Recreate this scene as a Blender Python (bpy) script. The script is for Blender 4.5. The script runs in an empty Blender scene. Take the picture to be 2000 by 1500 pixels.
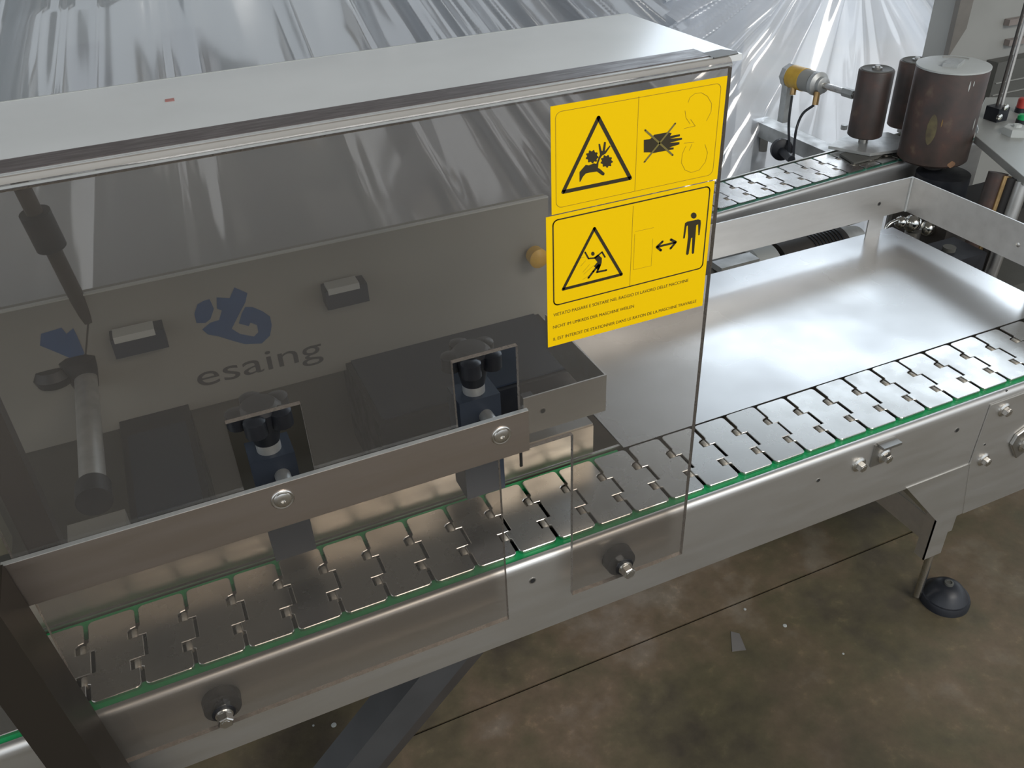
import bpy, bmesh, math, random
from mathutils import Vector, Matrix
random.seed(7)
PI = math.pi
C = bpy.context.scene.collection
# ------------------------------------------------------------------ camera
RM = ((0.912339, -0.407765, -0.036956), (-0.258383, -0.503381, -0.824528), (0.317611, 0.761797, -0.564613))
CAM = Vector((-0.393534, -0.487983, 0.535746)); FPX = 1696.244
cd = bpy.data.cameras.new('camera'); cam = bpy.data.objects.new('camera', cd); C.objects.link(cam)
cd.sensor_width = 36.0; cd.lens = FPX * 36.0 / 2000.0; cd.clip_start = 0.01
M3 = Matrix((RM[0], [-v for v in RM[1]], [-v for v in RM[2]])).transposed()
cam.matrix_world = Matrix.Translation(CAM) @ M3.to_4x4()
bpy.context.scene.camera = cam

def at(px, py, axis, val):
    """point where the line of sight of a photo pixel meets a plane of the scene"""
    a, b = (px - 1000) / FPX, (py - 750) / FPX
    d = Vector([a * RM[0][i] + b * RM[1][i] + RM[2][i] for i in range(3)])
    i = 'xyz'.index(axis)
    return CAM + d * ((val - CAM[i]) / d[i])

# ------------------------------------------------------------------ world, lights, exposure
sc = bpy.context.scene
sc.view_settings.view_transform = 'Standard'; sc.view_settings.look = 'None'
sc.view_settings.gamma = 1.0; sc.view_settings.use_curve_mapping = False
sc.view_settings.exposure = 0.0
w = bpy.data.worlds.new('world'); sc.world = w; w.use_nodes = True
w.node_tree.nodes['Background'].inputs[0].default_value = (0.86, 0.93, 1.0, 1)
w.node_tree.nodes['Background'].inputs[1].default_value = 1.15

def area(name, loc, target, sx, sy, power, col):
    l = bpy.data.lights.new(name, 'AREA'); l.shape = 'RECTANGLE'; l.size = sx; l.size_y = sy
    l.energy = power; l.color = col
    o = bpy.data.objects.new(name, l); C.objects.link(o); o.location = loc
    o.rotation_euler = (Vector(target) - Vector(loc)).to_track_quat('-Z', 'Y').to_euler()
    return o
area('window_side_light', (3.2, 3.3, 2.0), (0.2, 0.1, 0.0), 3.2, 2.2, 80, (0.76, 0.88, 1.0))
area('front_fill_light', (0.6, -2.6, 2.5), (0.0, 0.2, 0.0), 2.2, 1.3, 92, (1.0, 0.97, 0.92))  # unseen lamp added behind the camera to brighten front faces

area('window_side_light', (2.1, 2.6, 0.42), (1.1, 1.0, 0.10), 1.2, 0.8, 34, (0.92, 0.96, 1.0))  # extra unseen lamp added behind the right film to brighten it

# ------------------------------------------------------------------ materials
def new_mat(name):
    m = bpy.data.materials.new(name); m.use_nodes = True
    nt = m.node_tree; b = nt.nodes['Principled BSDF']
    return m, nt, b
def noise(nt, scale, detail=3, stretch=None, rough=0.5):
    n = nt.nodes.new('ShaderNodeTexNoise'); n.inputs['Scale'].default_value = scale
    n.inputs['Detail'].default_value = detail; n.inputs['Roughness'].default_value = rough
    tc = nt.nodes.new('ShaderNodeNewGeometry')
    if stretch:
        mp = nt.nodes.new('ShaderNodeMapping'); mp.inputs['Scale'].default_value = stretch
        nt.links.new(tc.outputs['Position'], mp.inputs[0]); nt.links.new(mp.outputs[0], n.inputs['Vector'])
    else:
        nt.links.new(tc.outputs['Position'], n.inputs['Vector'])
    return n
def ramp(nt, src, stops):
    r = nt.nodes.new('ShaderNodeValToRGB')
    el = r.color_ramp.elements
    while len(el) < len(stops): el.new(0.5)
    for e, (p, c) in zip(el, stops):
        e.position = p; e.color = (c[0], c[1], c[2], 1) if not isinstance(c, (int, float)) else (c, c, c, 1)
    nt.links.new(src, r.inputs[0]); return r
def bump(nt, b, src, strength=0.1, dist=0.001):
    bp = nt.nodes.new('ShaderNodeBump'); bp.inputs['Strength'].default_value = strength
    bp.inputs['Distance'].default_value = dist
    nt.links.new(src, bp.inputs['Height']); nt.links.new(bp.outputs[0], b.inputs['Normal'])
def mat(name, c1, c2=None, rough=0.5, rough2=None, metal=0.0, scale=30, stretch=None, bmp=0.0, bd=0.0005, detail=3, lo=0.35, hi=0.65):
    m, nt, b = new_mat(name)
    c2 = c2 or tuple(v * 0.85 for v in c1); rough2 = rough if rough2 is None else rough2
    n = noise(nt, scale, detail, stretch)
    r = ramp(nt, n.outputs['Fac'], [(lo, c1), (hi, c2)]); nt.links.new(r.outputs[0], b.inputs['Base Color'])
    rr = ramp(nt, n.outputs['Fac'], [(lo, rough), (hi, rough2)]); nt.links.new(rr.outputs[0], b.inputs['Roughness'])
    b.inputs['Metallic'].default_value = metal
    if bmp: bump(nt, b, n.outputs['Fac'], bmp, bd)
    return m
STEEL = mat('brushed_steel', (0.74, 0.725, 0.70), (0.64, 0.625, 0.60), 0.40, 0.50, 1.0, 14, (1, 5, 5), 0, 0, 3, 0.25, 0.75)
STEEL_D = mat('dull_steel', (0.47, 0.46, 0.44), (0.38, 0.37, 0.35), 0.34, 0.45, 1.0, 18)
SLAT = mat('slat_steel', (0.68, 0.665, 0.64), (0.55, 0.535, 0.51), 0.22, 0.32, 1.0, 30, None, 0, 0.0003, 4, 0.25, 0.75)
TRAYM = mat('tray_steel', (0.66, 0.65, 0.64), (0.58, 0.57, 0.56), 0.25, 0.33, 1.0, 7)
BOLT = mat('bolt_steel', (0.66, 0.64, 0.60), (0.6, 0.58, 0.55), 0.22, 0.3, 1.0, 60)
CHROME = mat('chrome', (0.75, 0.75, 0.72), (0.65, 0.65, 0.6), 0.08, 0.14, 1.0, 20)
BRONZE = mat('knuckle_steel', (0.56, 0.52, 0.45), (0.48, 0.44, 0.38), 0.4, 0.5, 0.35, 200)
GREEN = mat('green_plastic', (0.008, 0.42, 0.13), (0.008, 0.36, 0.11), 0.35, 0.45, 0, 60)
GREEN2 = mat('faded_green_plastic', (0.06, 0.28, 0.20), (0.05, 0.24, 0.17), 0.35, 0.45, 0, 60)
BLACK = mat('black_plastic', (0.014, 0.016, 0.022), (0.02, 0.022, 0.028), 0.38, 0.5, 0, 60)
RUBBER = mat('black_rubber', (0.008, 0.008, 0.010), (0.006, 0.006, 0.008), 0.45, 0.55, 0, 60)
DARK = mat('dark_paint', (0.035, 0.03, 0.027), (0.05, 0.043, 0.038), 0.5, 0.6, 0, 10)
POSTM = mat('dark_anodised', (0.032, 0.026, 0.020), (0.026, 0.021, 0.016), 0.35, 0.45, 0.3, 8)
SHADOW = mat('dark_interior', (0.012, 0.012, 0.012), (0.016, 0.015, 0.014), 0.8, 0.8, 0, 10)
GREY = mat('grey_paint', (0.33, 0.33, 0.31), (0.29, 0.29, 0.27), 0.5, 0.6, 0, 6)
BEIGE = mat('beige_paint', (0.29, 0.29, 0.265), (0.25, 0.25, 0.23), 0.5, 0.6, 0, 6)
PALE = mat('pale_paint', (0.5, 0.52, 0.5), (0.44, 0.46, 0.45), 0.45, 0.5, 0, 8)
DGREY = mat('dark_grey_paint', (0.11, 0.11, 0.10), (0.09, 0.09, 0.08), 0.5, 0.6, 0, 8)
BLUE = mat('blue_reflection', (0.02, 0.08, 0.22), (0.02, 0.07, 0.19), 0.5, 0.5, 0, 20)
BLUEB = mat('blue_black_plastic', (0.02, 0.03, 0.05), (0.025, 0.035, 0.055), 0.4, 0.5, 0, 20)
INK = mat('black_ink', (0.030, 0.022, 0.006), (0.035, 0.026, 0.008), 0.5, 0.5, 0, 20)
INKL = mat('thin_brown_ink', (0.26, 0.17, 0.01), (0.30, 0.20, 0.01), 0.5, 0.5, 0, 400)
OLIVE = mat('olive_ink', (0.22, 0.18, 0.045), (0.20, 0.16, 0.04), 0.5, 0.5, 0, 20)
LETT = mat('reflected_lettering', (0.05, 0.05, 0.055), (0.045, 0.045, 0.05), 0.5, 0.5, 0, 20)
YELLOW = mat('yellow_vinyl', (0.97, 0.615, 0.0), (0.96, 0.605, 0.0), 0.6, 0.65, 0, 3)
YELLOW.node_tree.nodes['Principled BSDF'].inputs['Specular IOR Level'].default_value = 0.12
YEL2 = mat('yellow_band', (0.65, 0.40, 0.04), (0.55, 0.32, 0.03), 0.4, 0.5, 0, 60)
RED = mat('red_plastic', (0.45, 0.05, 0.04), (0.4, 0.04, 0.03), 0.4, 0.5, 0, 60)
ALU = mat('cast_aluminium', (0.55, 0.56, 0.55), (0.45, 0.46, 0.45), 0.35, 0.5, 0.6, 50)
BRASS = mat('brass', (0.5, 0.33, 0.15), (0.4, 0.26, 0.12), 0.3, 0.4, 0.9, 50)
STRIPM = mat('brown_strip', (0.11, 0.092, 0.088), (0.085, 0.07, 0.068), 0.35, 0.5, 0, 60, (1, 8, 8))  # plain dark brown band for the cover bend
RUST = None
def rust():
    m, nt, b = new_mat('worn_brown_rubber')
    n = noise(nt, 28, 6); n2 = noise(nt, 9, 3)
    r = ramp(nt, n.outputs['Fac'], [(0.28, (0.042, 0.036, 0.032)), (0.5, (0.075, 0.052, 0.045)), (0.62, (0.095, 0.055, 0.045)), (0.78, (0.20, 0.15, 0.10))])
    r2 = ramp(nt, n2.outputs['Fac'], [(0.45, (0.8, 0.8, 0.8)), (0.7, (1.25, 1.1, 1.0))])
    mx = nt.nodes.new('ShaderNodeMix'); mx.data_type = 'RGBA'; mx.blend_type = 'MULTIPLY'; mx.inputs[0].default_value = 1
    nt.links.new(r.outputs[0], mx.inputs[6]); nt.links.new(r2.outputs[0], mx.inputs[7])
    nt.links.new(mx.outputs[2], b.inputs['Base Color']); b.inputs['Roughness'].default_value = 0.5
    bump(nt, b, n.outputs['Fac'], 0.2, 0.001)
    return m
RUST = rust()
def floor_mat():
    m, nt, b = new_mat('stained_concrete')
    n = noise(nt, 7, 7, None, 0.6); n2 = noise(nt, 2.2, 4); n3 = noise(nt, 55, 5, None, 0.7)
    r = ramp(nt, n.outputs['Fac'], [(0.3, (0.066, 0.056, 0.045)), (0.45, (0.106, 0.092, 0.058)), (0.55, (0.138, 0.106, 0.072)), (0.7, (0.20, 0.178, 0.148))])
    r2 = ramp(nt, n2.outputs['Fac'], [(0.35, (0.75, 0.72, 0.72)), (0.5, (1.0, 0.98, 0.85)), (0.65, (1.35, 1.28, 1.25))])
    r3 = ramp(nt, n3.outputs['Fac'], [(0.3, (0.82, 0.82, 0.82)), (0.6, (1.02, 1.02, 1.02)), (0.76, (1.5, 1.45, 1.4))])
    a = r.outputs[0]
    for q in (r2, r3):
        mx = nt.nodes.new('ShaderNodeMix'); mx.data_type = 'RGBA'; mx.blend_type = 'MULTIPLY'; mx.inputs[0].default_value = 1
        nt.links.new(a, mx.inputs[6]); nt.links.new(q.outputs[0], mx.inputs[7]); a = mx.outputs[2]
    nt.links.new(a, b.inputs['Base Color'])
    rr = ramp(nt, n.outputs['Fac'], [(0.3, 0.45), (0.7, 0.7)]); nt.links.new(rr.outputs[0], b.inputs['Roughness'])
    bump(nt, b, n3.outputs['Fac'], 0.25, 0.002)
    return m
FLOOR = floor_mat()
def sheet_mat(name, tint, haze, hazecol, gloss_rough=0.04, ior=1.5):
    """clear or smoked plastic sheet, milky haze for dust and reflections and mirror-like sheen"""
    m = bpy.data.materials.new(name); m.use_nodes = True; nt = m.node_tree; nt.nodes.clear()
    out = nt.nodes.new('ShaderNodeOutputMaterial')
    tr = nt.nodes.new('ShaderNodeBsdfTransparent'); tr.inputs[0].default_value = (*tint, 1)
    di = nt.nodes.new('ShaderNodeBsdfDiffuse'); di.inputs[0].default_value = (*hazecol, 1)
    gl = nt.nodes.new('ShaderNodeBsdfGlossy'); gl.inputs['Roughness'].default_value = gloss_rough
    fr = nt.nodes.new('ShaderNodeFresnel'); fr.inputs[0].default_value = ior
    ge = nt.nodes.new('ShaderNodeNewGeometry')
    sub = nt.nodes.new('ShaderNodeMath'); sub.operation = 'SUBTRACT'; sub.inputs[0].default_value = 1
    nt.links.new(ge.outputs['Backfacing'], sub.inputs[1])
    mul = nt.nodes.new('ShaderNodeMath'); mul.operation = 'MULTIPLY'
    nt.links.new(fr.outputs[0], mul.inputs[0]); nt.links.new(sub.outputs[0], mul.inputs[1])
    n = noise(nt, 5, 4)
    hz = nt.nodes.new('ShaderNodeMath'); hz.operation = 'MULTIPLY_ADD'
    hz.inputs[1].default_value = haze * 0.6; hz.inputs[2].default_value = haze * 0.7
    nt.links.new(n.outputs['Fac'], hz.inputs[0])
    m1 = nt.nodes.new('ShaderNodeMixShader'); nt.links.new(hz.outputs[0], m1.inputs[0])
    nt.links.new(tr.outputs[0], m1.inputs[1]); nt.links.new(di.outputs[0], m1.inputs[2])
    m2 = nt.nodes.new('ShaderNodeMixShader'); nt.links.new(mul.outputs[0], m2.inputs[0])
    nt.links.new(m1.outputs[0], m2.inputs[1]); nt.links.new(gl.outputs[0], m2.inputs[2])
    nt.links.new(m2.outputs[0], out.inputs[0])
    return m
SMOKED = sheet_mat('smoked_polycarbonate', (0.79, 0.765, 0.74), 0.05, (0.47, 0.45, 0.42))
TOPSHEET = sheet_mat('pale_sheen_polycarbonate', (0.72, 0.72, 0.70), 0.85, (0.80, 0.82, 0.82), 0.14, 1.5)  # strong pale haze stands in for bright surroundings reflected in the top
EDGEM = mat('polished_sheet_edge', (0.36, 0.32, 0.28), (0.26, 0.22, 0.19), 0.25, 0.4, 0.3, 300)
def film_mat(name, col, opac, tint, gloss=0.14, bst=0.2):
    m = bpy.data.materials.new(name); m.use_nodes = True; nt = m.node_tree; nt.nodes.clear()
    out = nt.nodes.new('ShaderNodeOutputMaterial')
    tr = nt.nodes.new('ShaderNodeBsdfTransparent'); tr.inputs[0].default_value = (*tint, 1)
    di = nt.nodes.new('ShaderNodeBsdfDiffuse'); di.inputs[0].default_value = (*col, 1)
    tl = nt.nodes.new('ShaderNodeBsdfTranslucent'); tl.inputs[0].default_value = (*col, 1)
    gl = nt.nodes.new('ShaderNodeBsdfGlossy'); gl.inputs['Roughness'].default_value = 0.12
    n = noise(nt, 16, 5, (1, 1, 0.35), 0.55)
    bp = nt.nodes.new('ShaderNodeBump'); bp.inputs['Strength'].default_value = bst; bp.inputs['Distance'].default_value = 0.006
    nt.links.new(n.outputs['Fac'], bp.inputs['Height'])
    for s in (di, tl, gl): nt.links.new(bp.outputs[0], s.inputs['Normal'])
    a = nt.nodes.new('ShaderNodeMixShader'); a.inputs[0].default_value = 0.5
    nt.links.new(di.outputs[0], a.inputs[1]); nt.links.new(tl.outputs[0], a.inputs[2])
    b = nt.nodes.new('ShaderNodeMixShader'); b.inputs[0].default_value = opac
    nt.links.new(tr.outputs[0], b.inputs[1]); nt.links.new(a.outputs[0], b.inputs[2])
    c = nt.nodes.new('ShaderNodeMixShader'); c.inputs[0].default_value = gloss
    nt.links.new(b.outputs[0], c.inputs[1]); nt.links.new(gl.outputs[0], c.inputs[2])
    nt.links.new(c.outputs[0], out.inputs[0])
    return m
FILM = film_mat('clear_plastic_film', (0.72, 0.75, 0.80), 0.62, (0.9, 0.93, 0.95), 0.20, 0.05)
FILM2 = film_mat('backlit_plastic_film', (0.90, 0.93, 0.98), 0.75, (0.95, 0.97, 1.0), 0.20, 0.06)  # lighter film colour paints in the light coming through from behind

# ------------------------------------------------------------------ mesh helpers
def obj(name, bm, m, parent=None, smooth=False, bevel=0.0):
    if bevel:
        bmesh.ops.bevel(bm, geom=[e for e in bm.edges if len(e.link_faces) == 2 and e.calc_face_angle(0) > 0.6],
                        offset=bevel, segments=1, affect='EDGES')
    me = bpy.data.meshes.new(name); bm.to_mesh(me); bm.free()
    me.materials.append(m)
    if smooth:
        for p in me.polygons: p.use_smooth = True
        try: me.set_sharp_from_angle(angle=0.7)
        except Exception: pass
    o = bpy.data.objects.new(name, me); C.objects.link(o)
    if parent is not None:
        o.parent = parent
        o.matrix_parent_inverse = parent.matrix_basis.inverted()
    return o
def tag(o, label=None, cat=None, group=None, kind=None):
    for k, v in (('label', label), ('category', cat), ('group', group), ('kind', kind)):
        if v: o[k] = v
    return o
def thing(name, label, cat, loc=(0, 0, 0), group=None, rz=0.0):
    o = bpy.data.objects.new(name, None); C.objects.link(o); o.location = loc; o.rotation_euler = (0, 0, rz)
    o.empty_display_size = 0.02
    return tag(o, label, cat, group)
def box(bm, lo, hi, M=None):
    x0, y0, z0 = lo; x1, y1, z1 = hi
    P = [(x0,y0,z0),(x1,y0,z0),(x1,y1,z0),(x0,y1,z0),(x0,y0,z1),(x1,y0,z1),(x1,y1,z1),(x0,y1,z1)]
    v = [bm.verts.new(M @ Vector(p) if M else p) for p in P]
    for f in ((0,3,2,1),(4,5,6,7),(0,1,5,4),(1,2,6,5),(2,3,7,6),(3,0,4,7)): bm.faces.new([v[i] for i in f])
    return bm
def frame(d):
    d = d.normalized(); u = d.orthogonal().normalized()
    if abs(d.z) < 0.95:
        u = Vector((0, 0, 1)).cross(d).normalized()
    else:
        u = Vector((1, 0, 0))
        u = (u - d * u.dot(d)).normalized()
    return u, d.cross(u).normalized()
def lathe(bm, p0, d, prof, n=24, rot=0.0):
    """prof: list of (distance along d, radius)"""
    p0 = Vector(p0); d = Vector(d).normalized(); u, v = frame(d)
    rings = []
    for t, r in prof:
        if r <= 1e-7: rings.append([bm.verts.new(p0 + d * t)])
        else: rings.append([bm.verts.new(p0 + d * t + (u * math.cos(rot + 2*PI*i/n) + v * math.sin(rot + 2*PI*i/n)) * r) for i in range(n)])
    for a, b in zip(rings, rings[1:]):
        for i in range(n):
            j = (i + 1) % n
            if len(a) == 1 and len(b) == 1: continue
            if len(a) == 1: bm.faces.new((a[0], b[j], b[i]))
            elif len(b) == 1: bm.faces.new((a[i], a[j], b[0]))
            else: bm.faces.new((a[i], a[j], b[j], b[i]))
    if len(rings[0]) > 1: bm.faces.new(rings[0][::-1])
    if len(rings[-1]) > 1: bm.faces.new(rings[-1])
    bmesh.ops.recalc_face_normals(bm, faces=bm.faces)
    return bm
def cyl(bm, p0, p1, r, n=20, r1=None):
    p0 = Vector(p0); p1 = Vector(p1)
    return lathe(bm, p0, p1 - p0, [(0, r), ((p1 - p0).length, r if r1 is None else r1)], n)
def tube(bm, pts, r, n=8):
    pts = [Vector(p) for p in pts]; rings = []
    for i, p in enumerate(pts):
        d = (pts[min(i+1, len(pts)-1)] - pts[max(i-1, 0)]).normalized()
        ref = Vector((0.3, 0.9, 0.2)); u = (ref - d * ref.dot(d)).normalized(); v = d.cross(u)
        rings.append([bm.verts.new(p + (u*math.cos(2*PI*k/n) + v*math.sin(2*PI*k/n)) * r) for k in range(n)])
    for a, b in zip(rings, rings[1:]):
        for k in range(n): bm.faces.new((a[k], a[(k+1)%n], b[(k+1)%n], b[k]))
    bm.faces.new(rings[0][::-1]); bm.faces.new(rings[-1])
    bmesh.ops.recalc_face_normals(bm, faces=bm.faces)
    return bm
def curve_pts(ctrl, k=6):
    P = [Vector(c) for c in ctrl]; P = [2*P[0]-P[1]] + P + [2*P[-1]-P[-2]]; out = []
    for i in range(1, len(P)-2):
        for j in range(k):
            t = j / k; a, b, c, d = P[i-1], P[i], P[i+1], P[i+2]
            out.append(0.5*((2*b)+(c-a)*t+(2*a-5*b+4*c-d)*t*t+(3*b-a-3*c+d)*t**3))
    out.append(P[-2]); return out
def prism(bm, pts, off):
    """closed polygon of 3-D points pushed by the vector off"""
    off = Vector(off)
    a = [bm.verts.new(Vector(p)) for p in pts]; b = [bm.verts.new(Vector(p) + off) for p in pts]
    n = len(a)
    for i in range(n): bm.faces.new((a[i], a[(i+1)%n], b[(i+1)%n], b[i]))
    fa = bm.faces.new(a[::-1]); fb = bm.faces.new(b)
    bmesh.ops.recalc_face_normals(bm, faces=bm.faces)
    bmesh.ops.triangulate(bm, faces=[fa, fb], ngon_method='EAR_CLIP')
    return bm
def sheet(bm, prof, x0, x1, t, nx=1):
    """profile in (y,z) with thickness t swept along x"""
    n = len(prof); off = []
    for i in range(n):
        a = Vector(prof[max(i-1, 0)]); b = Vector(prof[min(i+1, n-1)]); d = (b - a).normalized()
        off.append(Vector((-d.y, d.x)) * t)
    loop = [Vector(p) for p in prof] + [Vector(prof[i]) + off[i] for i in range(n-1, -1, -1)]
    A = [bm.verts.new((x0, p.x, p.y)) for p in loop]; B = [bm.verts.new((x1, p.x, p.y)) for p in loop]
    m = len(loop)
    for i in range(m): bm.faces.new((A[i], A[(i+1)%m], B[(i+1)%m], B[i]))
    for R in (A, B):
        for i in range(n-1): bm.faces.new((R[i], R[i+1], R[m-2-i], R[m-1-i]))
    bmesh.ops.recalc_face_normals(bm, faces=bm.faces)
    return bm
def B(): return bmesh.new()

# ================================================================== SETTING
FZ = -0.353
jy = at(1200, 1275, 'z', FZ).y
bm = B(); box(bm, (-4, -4, FZ-0.1), (5, jy-0.0018, FZ)); box(bm, (-4, jy+0.0018, FZ-0.1), (5, 6, FZ))
fl = tag(obj('floor', bm, FLOOR), kind='structure')
bm = B(); box(bm, (-4, jy-0.0017, FZ-0.09), (5, jy+0.0017, FZ-0.004)); obj('floor_joint', bm, SHADOW, fl)
for px, py, r in ((652, 1416, 0.0034), (612, 1417, 0.0014), (1455, 1190, 0.002), (1533, 1222, 0.0028), (1647, 1277, 0.0015), (705, 1490, 0.0018)):
    p = at(px, py, 'z', FZ); bm = B()
    lathe(bm, (p.x, p.y, FZ-0.0005), (0, 0, 1), [(0, r), (0.0010, r*0.9), (0.0012, 0)], 10); obj('paint_spot', bm, PALE, fl)
bm = B(); pts = [at(x, y, 'z', FZ-0.0003) for x, y in ((1427, 1234), (1444, 1238), (1457, 1270), (1430, 1273))]
prism(bm, pts, (0, 0, 0.0009)); obj('bare_patch', bm, mat('bare_concrete', (0.17, 0.16, 0.15), None, 0.8), fl)
bm = B(); box(bm, (-4, 4.2, FZ), (5, 4.3, 2.7))
tag(obj('wall_back', bm, mat('wall_paint', (0.55, 0.56, 0.55), (0.5, 0.5, 0.49), 0.7, 0.7, 0, 2)), kind='structure')
bm = B(); box(bm, (-4, -4, 2.7), (5, 4.3, 2.8))
tag(obj('ceiling', bm, mat('ceiling_sheet', (0.20, 0.18, 0.155), (0.16, 0.145, 0.125), 0.7, 0.7, 0, 2)), kind='structure')

# ================================================================== hardware builders
def hex_bolt(parent, p, r=0.0052, h=0.006, flange=True, label=None, name='hex_bolt', m=None):
    """head towards -y"""
    bm = B(); p = Vector(p); d = Vector((0, -1, 0))
    if flange: lathe(bm, p + Vector((0, 0.001, 0)), d, [(0, r*1.55), (0.0022, r*1.55), (0.0034, r*1.15)], 24)
    t0 = 0.0015 if flange else 0
    lathe(bm, p, d, [(t0, r), (t0+h*0.85, r), (t0+h, r*0.86)], 6, rot=0.3)
    lathe(bm, p, d, [(t0+h-0.0002, r*0.62), (t0+h+0.0003, r*0.55)], 14)
    return obj(name, bm, m or BOLT, parent)
def hole(parent, p, r, name='hole'):
    bm = B(); lathe(bm, Vector(p) + Vector((0, 0.0006, 0)), (0, -1, 0), [(0, r*1.15), (0.0010, r*1.1), (0.0010, r*0.8), (0.0004, r*0.75)], 18)
    o = obj(name, bm, STEEL_D, parent)
    bm = B(); lathe(bm, Vector(p) + Vector((0, 0.0006, 0)), (0, -1, 0), [(0, r*0.8), (0.0011, r*0.78)], 18)
    obj('bore', bm, SHADOW, o)
    return o

# ================================================================== slat chain
PITCH = 0.0381
def arc(cx, cy, r, a0, a1, n=4):
    return [(cx + r*math.cos(a0+(a1-a0)*i/n), cy + r*math.sin(a0+(a1-a0)*i/n)) for i in range(n+1)]
def slat_mesh():
    W = 0.0825; r = 0.004
    right = [(PITCH-0.0015, 0.0185), (PITCH-0.0078, 0.0185), (PITCH-0.0078, 0.0283), (PITCH+0.0030, 0.0283),
             (PITCH+0.0030, 0.0503), (PITCH-0.0078, 0.0503), (PITCH-0.0078, 0.0585), (PITCH-0.0055, 0.0605), (PITCH-0.0015, 0.0615)]
    left = [(0.0015, 0.0615), (0.0, 0.0600), (-0.0005, 0.0510), (0.0056, 0.0508), (0.0056, 0.0288), (-0.0005, 0.0286), (-0.0005, 0.0190), (0.0015, 0.0180)]
    P = arc(0.0015+r, r, r, PI, 1.5*PI) + arc(PITCH-0.0015-r, r, r, 1.5*PI, 2*PI) + right
    P += arc(PITCH-0.0015-r, W-r, r, 0, 0.5*PI) + arc(0.0015+r, W-r, r, 0.5*PI, PI) + left
    bm = B(); prism(bm, [(x, y, 0) for x, y in P], (0, 0, -0.003))
    top = [e for e in bm.edges if all(abs(v.co.z) < 1e-6 for v in e.verts) and e.calc_face_angle(0) > 0.8]
    bmesh.ops.bevel(bm, geom=top, offset=0.0005, segments=1, affect='EDGES')
    me = bpy.data.meshes.new('slat'); bm.to_mesh(me); bm.free(); me.materials.append(SLAT); return me
def knuckle_mesh():
    bm = B(); cyl(bm, (-0.0028, 0, -0.0030), (-0.0028, 0.0085, -0.0030), 0.0028, 12)
    me = bpy.data.meshes.new('hinge_knuckle'); bm.to_mesh(me); bm.free(); me.materials.append(BRONZE)
    for p in me.polygons: p.use_smooth = True
    return me
SLATM = slat_mesh(); KNM = knuckle_mesh()
def conveyor(label, loc, rz, k0, k1, green, x0, x1):
    root = thing('slat_conveyor', label, 'conveyor', loc, None, rz)
    for k in range(k0, k1):
        o = bpy.data.objects.new('slat', SLATM); C.objects.link(o); o.parent = root
        o.location = (k*PITCH + random.uniform(-.0002, .0002), 0, random.uniform(-.00015, .00015))
        o.rotation_euler = (random.uniform(-.006, .006), random.uniform(-.010, .010), 0)
        for yk in (0.0191, 0.0508):
            q = bpy.data.objects.new('hinge_knuckle', KNM); C.objects.link(q); q.parent = o; q.location = (0, yk, 0)
    def lobj(name, bm, m, smooth=False):
        o = obj(name, bm, m, None, smooth); o.parent = root; return o
    for nm, y0, y1 in (('front', -0.0070, 0.0060), ('back', 0.0765, 0.0880)):
        xe = x1 if nm == 'front' or rz else -0.045
        bm = B(); box(bm, (x0, y0, -0.012), (xe, y1, -0.0034)); lobj('wear_strip', bm, green)
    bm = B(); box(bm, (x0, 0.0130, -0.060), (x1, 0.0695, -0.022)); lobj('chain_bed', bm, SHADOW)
    prof = [(-0.0070, -0.0008), (-0.0085, -0.0005), (-0.0105, -0.0010), (-0.0125, -0.0030), (-0.0133, -0.0060), (-0.0135, -0.0100), (-0.0135, -0.0905)]
    bm = B(); sheet(bm, prof, x0, x1, 0.0015); lobj('side_rail', bm, STEEL, True)
    prof = [(0.0895, -0.0008), (0.0925, -0.0010), (0.0945, -0.0040), (0.0950, -0.010), (0.0950, -0.0905)]
    bm = B(); sheet(bm, prof, x0, x1, -0.0015); lobj('side_rail', bm, STEEL, True)
    return root, lobj
conv, lobj = conveyor('long stainless slat chain conveyor with bright green wear strips in the foreground', (0, 0, 0), 0.0, -22, 20, GREEN, -0.85, 0.80)
# second section of the side rail and its hardware
fy = -0.0135
def fp(px, py, y=None): return at(px, py, 'y', fy-0.0015 if y is None else y)
bm = B()
a = [fp(1926, 820), fp(1895, 905), fp(1880, 1003)]
xr = 0.80
pl = [(a[0].x, 0, -0.010), (a[1].x, 0, -0.0893), (a[2].x, 0, a[2].z), (xr, 0, a[2].z), (xr, 0, -0.010)]
prism(bm, [(p[0], fy-0.0003, p[2]) for p in pl], (0, -0.0015, 0)); obj('splice_plate', bm, STEEL, conv)
bm = B(); prism(bm, [Vector((p[0], fy+0.0002, p[2])) for p in ((0.250, 0, -0.0885), (a[1].x+0.002, 0, -0.0885), (a[2].x+0.002, 0, a[2].z), (0.3201, 0, -0.1691))], (0, -0.0013, 0))
obj('leg_bracket', bm, STEEL, conv)
bm = B(); prism(bm, [(0.250, 0.0, -0.0930), (0.3201, 0.0, -0.1700), (0.3201, 0.075, -0.1700), (0.250, 0.075, -0.0930)], (0.0012, 0, -0.0012))
obj('bracket_return', bm, STEEL, conv)
bm = B(); box(bm, (0.3190, fy, -0.205), (0.3203, 0.085, -0.170)); obj('bracket_side', bm, STEEL, conv)
ly = fy-0.0008
L0, L1, L2, L3 = fp(1828, 1017, ly), fp(1801, 1095, ly), fp(1840, 1083, ly), fp(1872, 1003, ly)
bm = B(); box(bm, (L0.x, ly, L1.z), (L3.x-0.008, ly+0.0015, L0.z+0.006)); box(bm, (L0.x, ly, L1.z), (L0.x+0.0015, ly+0.014, L0.z+0.004))
obj('leg', bm, STEEL, conv)
bm = B(); box(bm, (L3.x+0.004, ly+0.014, L1.z+0.012), (L3.x+0.020, ly+0.0155, -0.10)); box(bm, (L3.x+0.004, ly+0.014, L1.z+0.012), (L3.x+0.0055, ly+0.045, -0.10))
obj('leg', bm, STEEL, conv)
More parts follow.
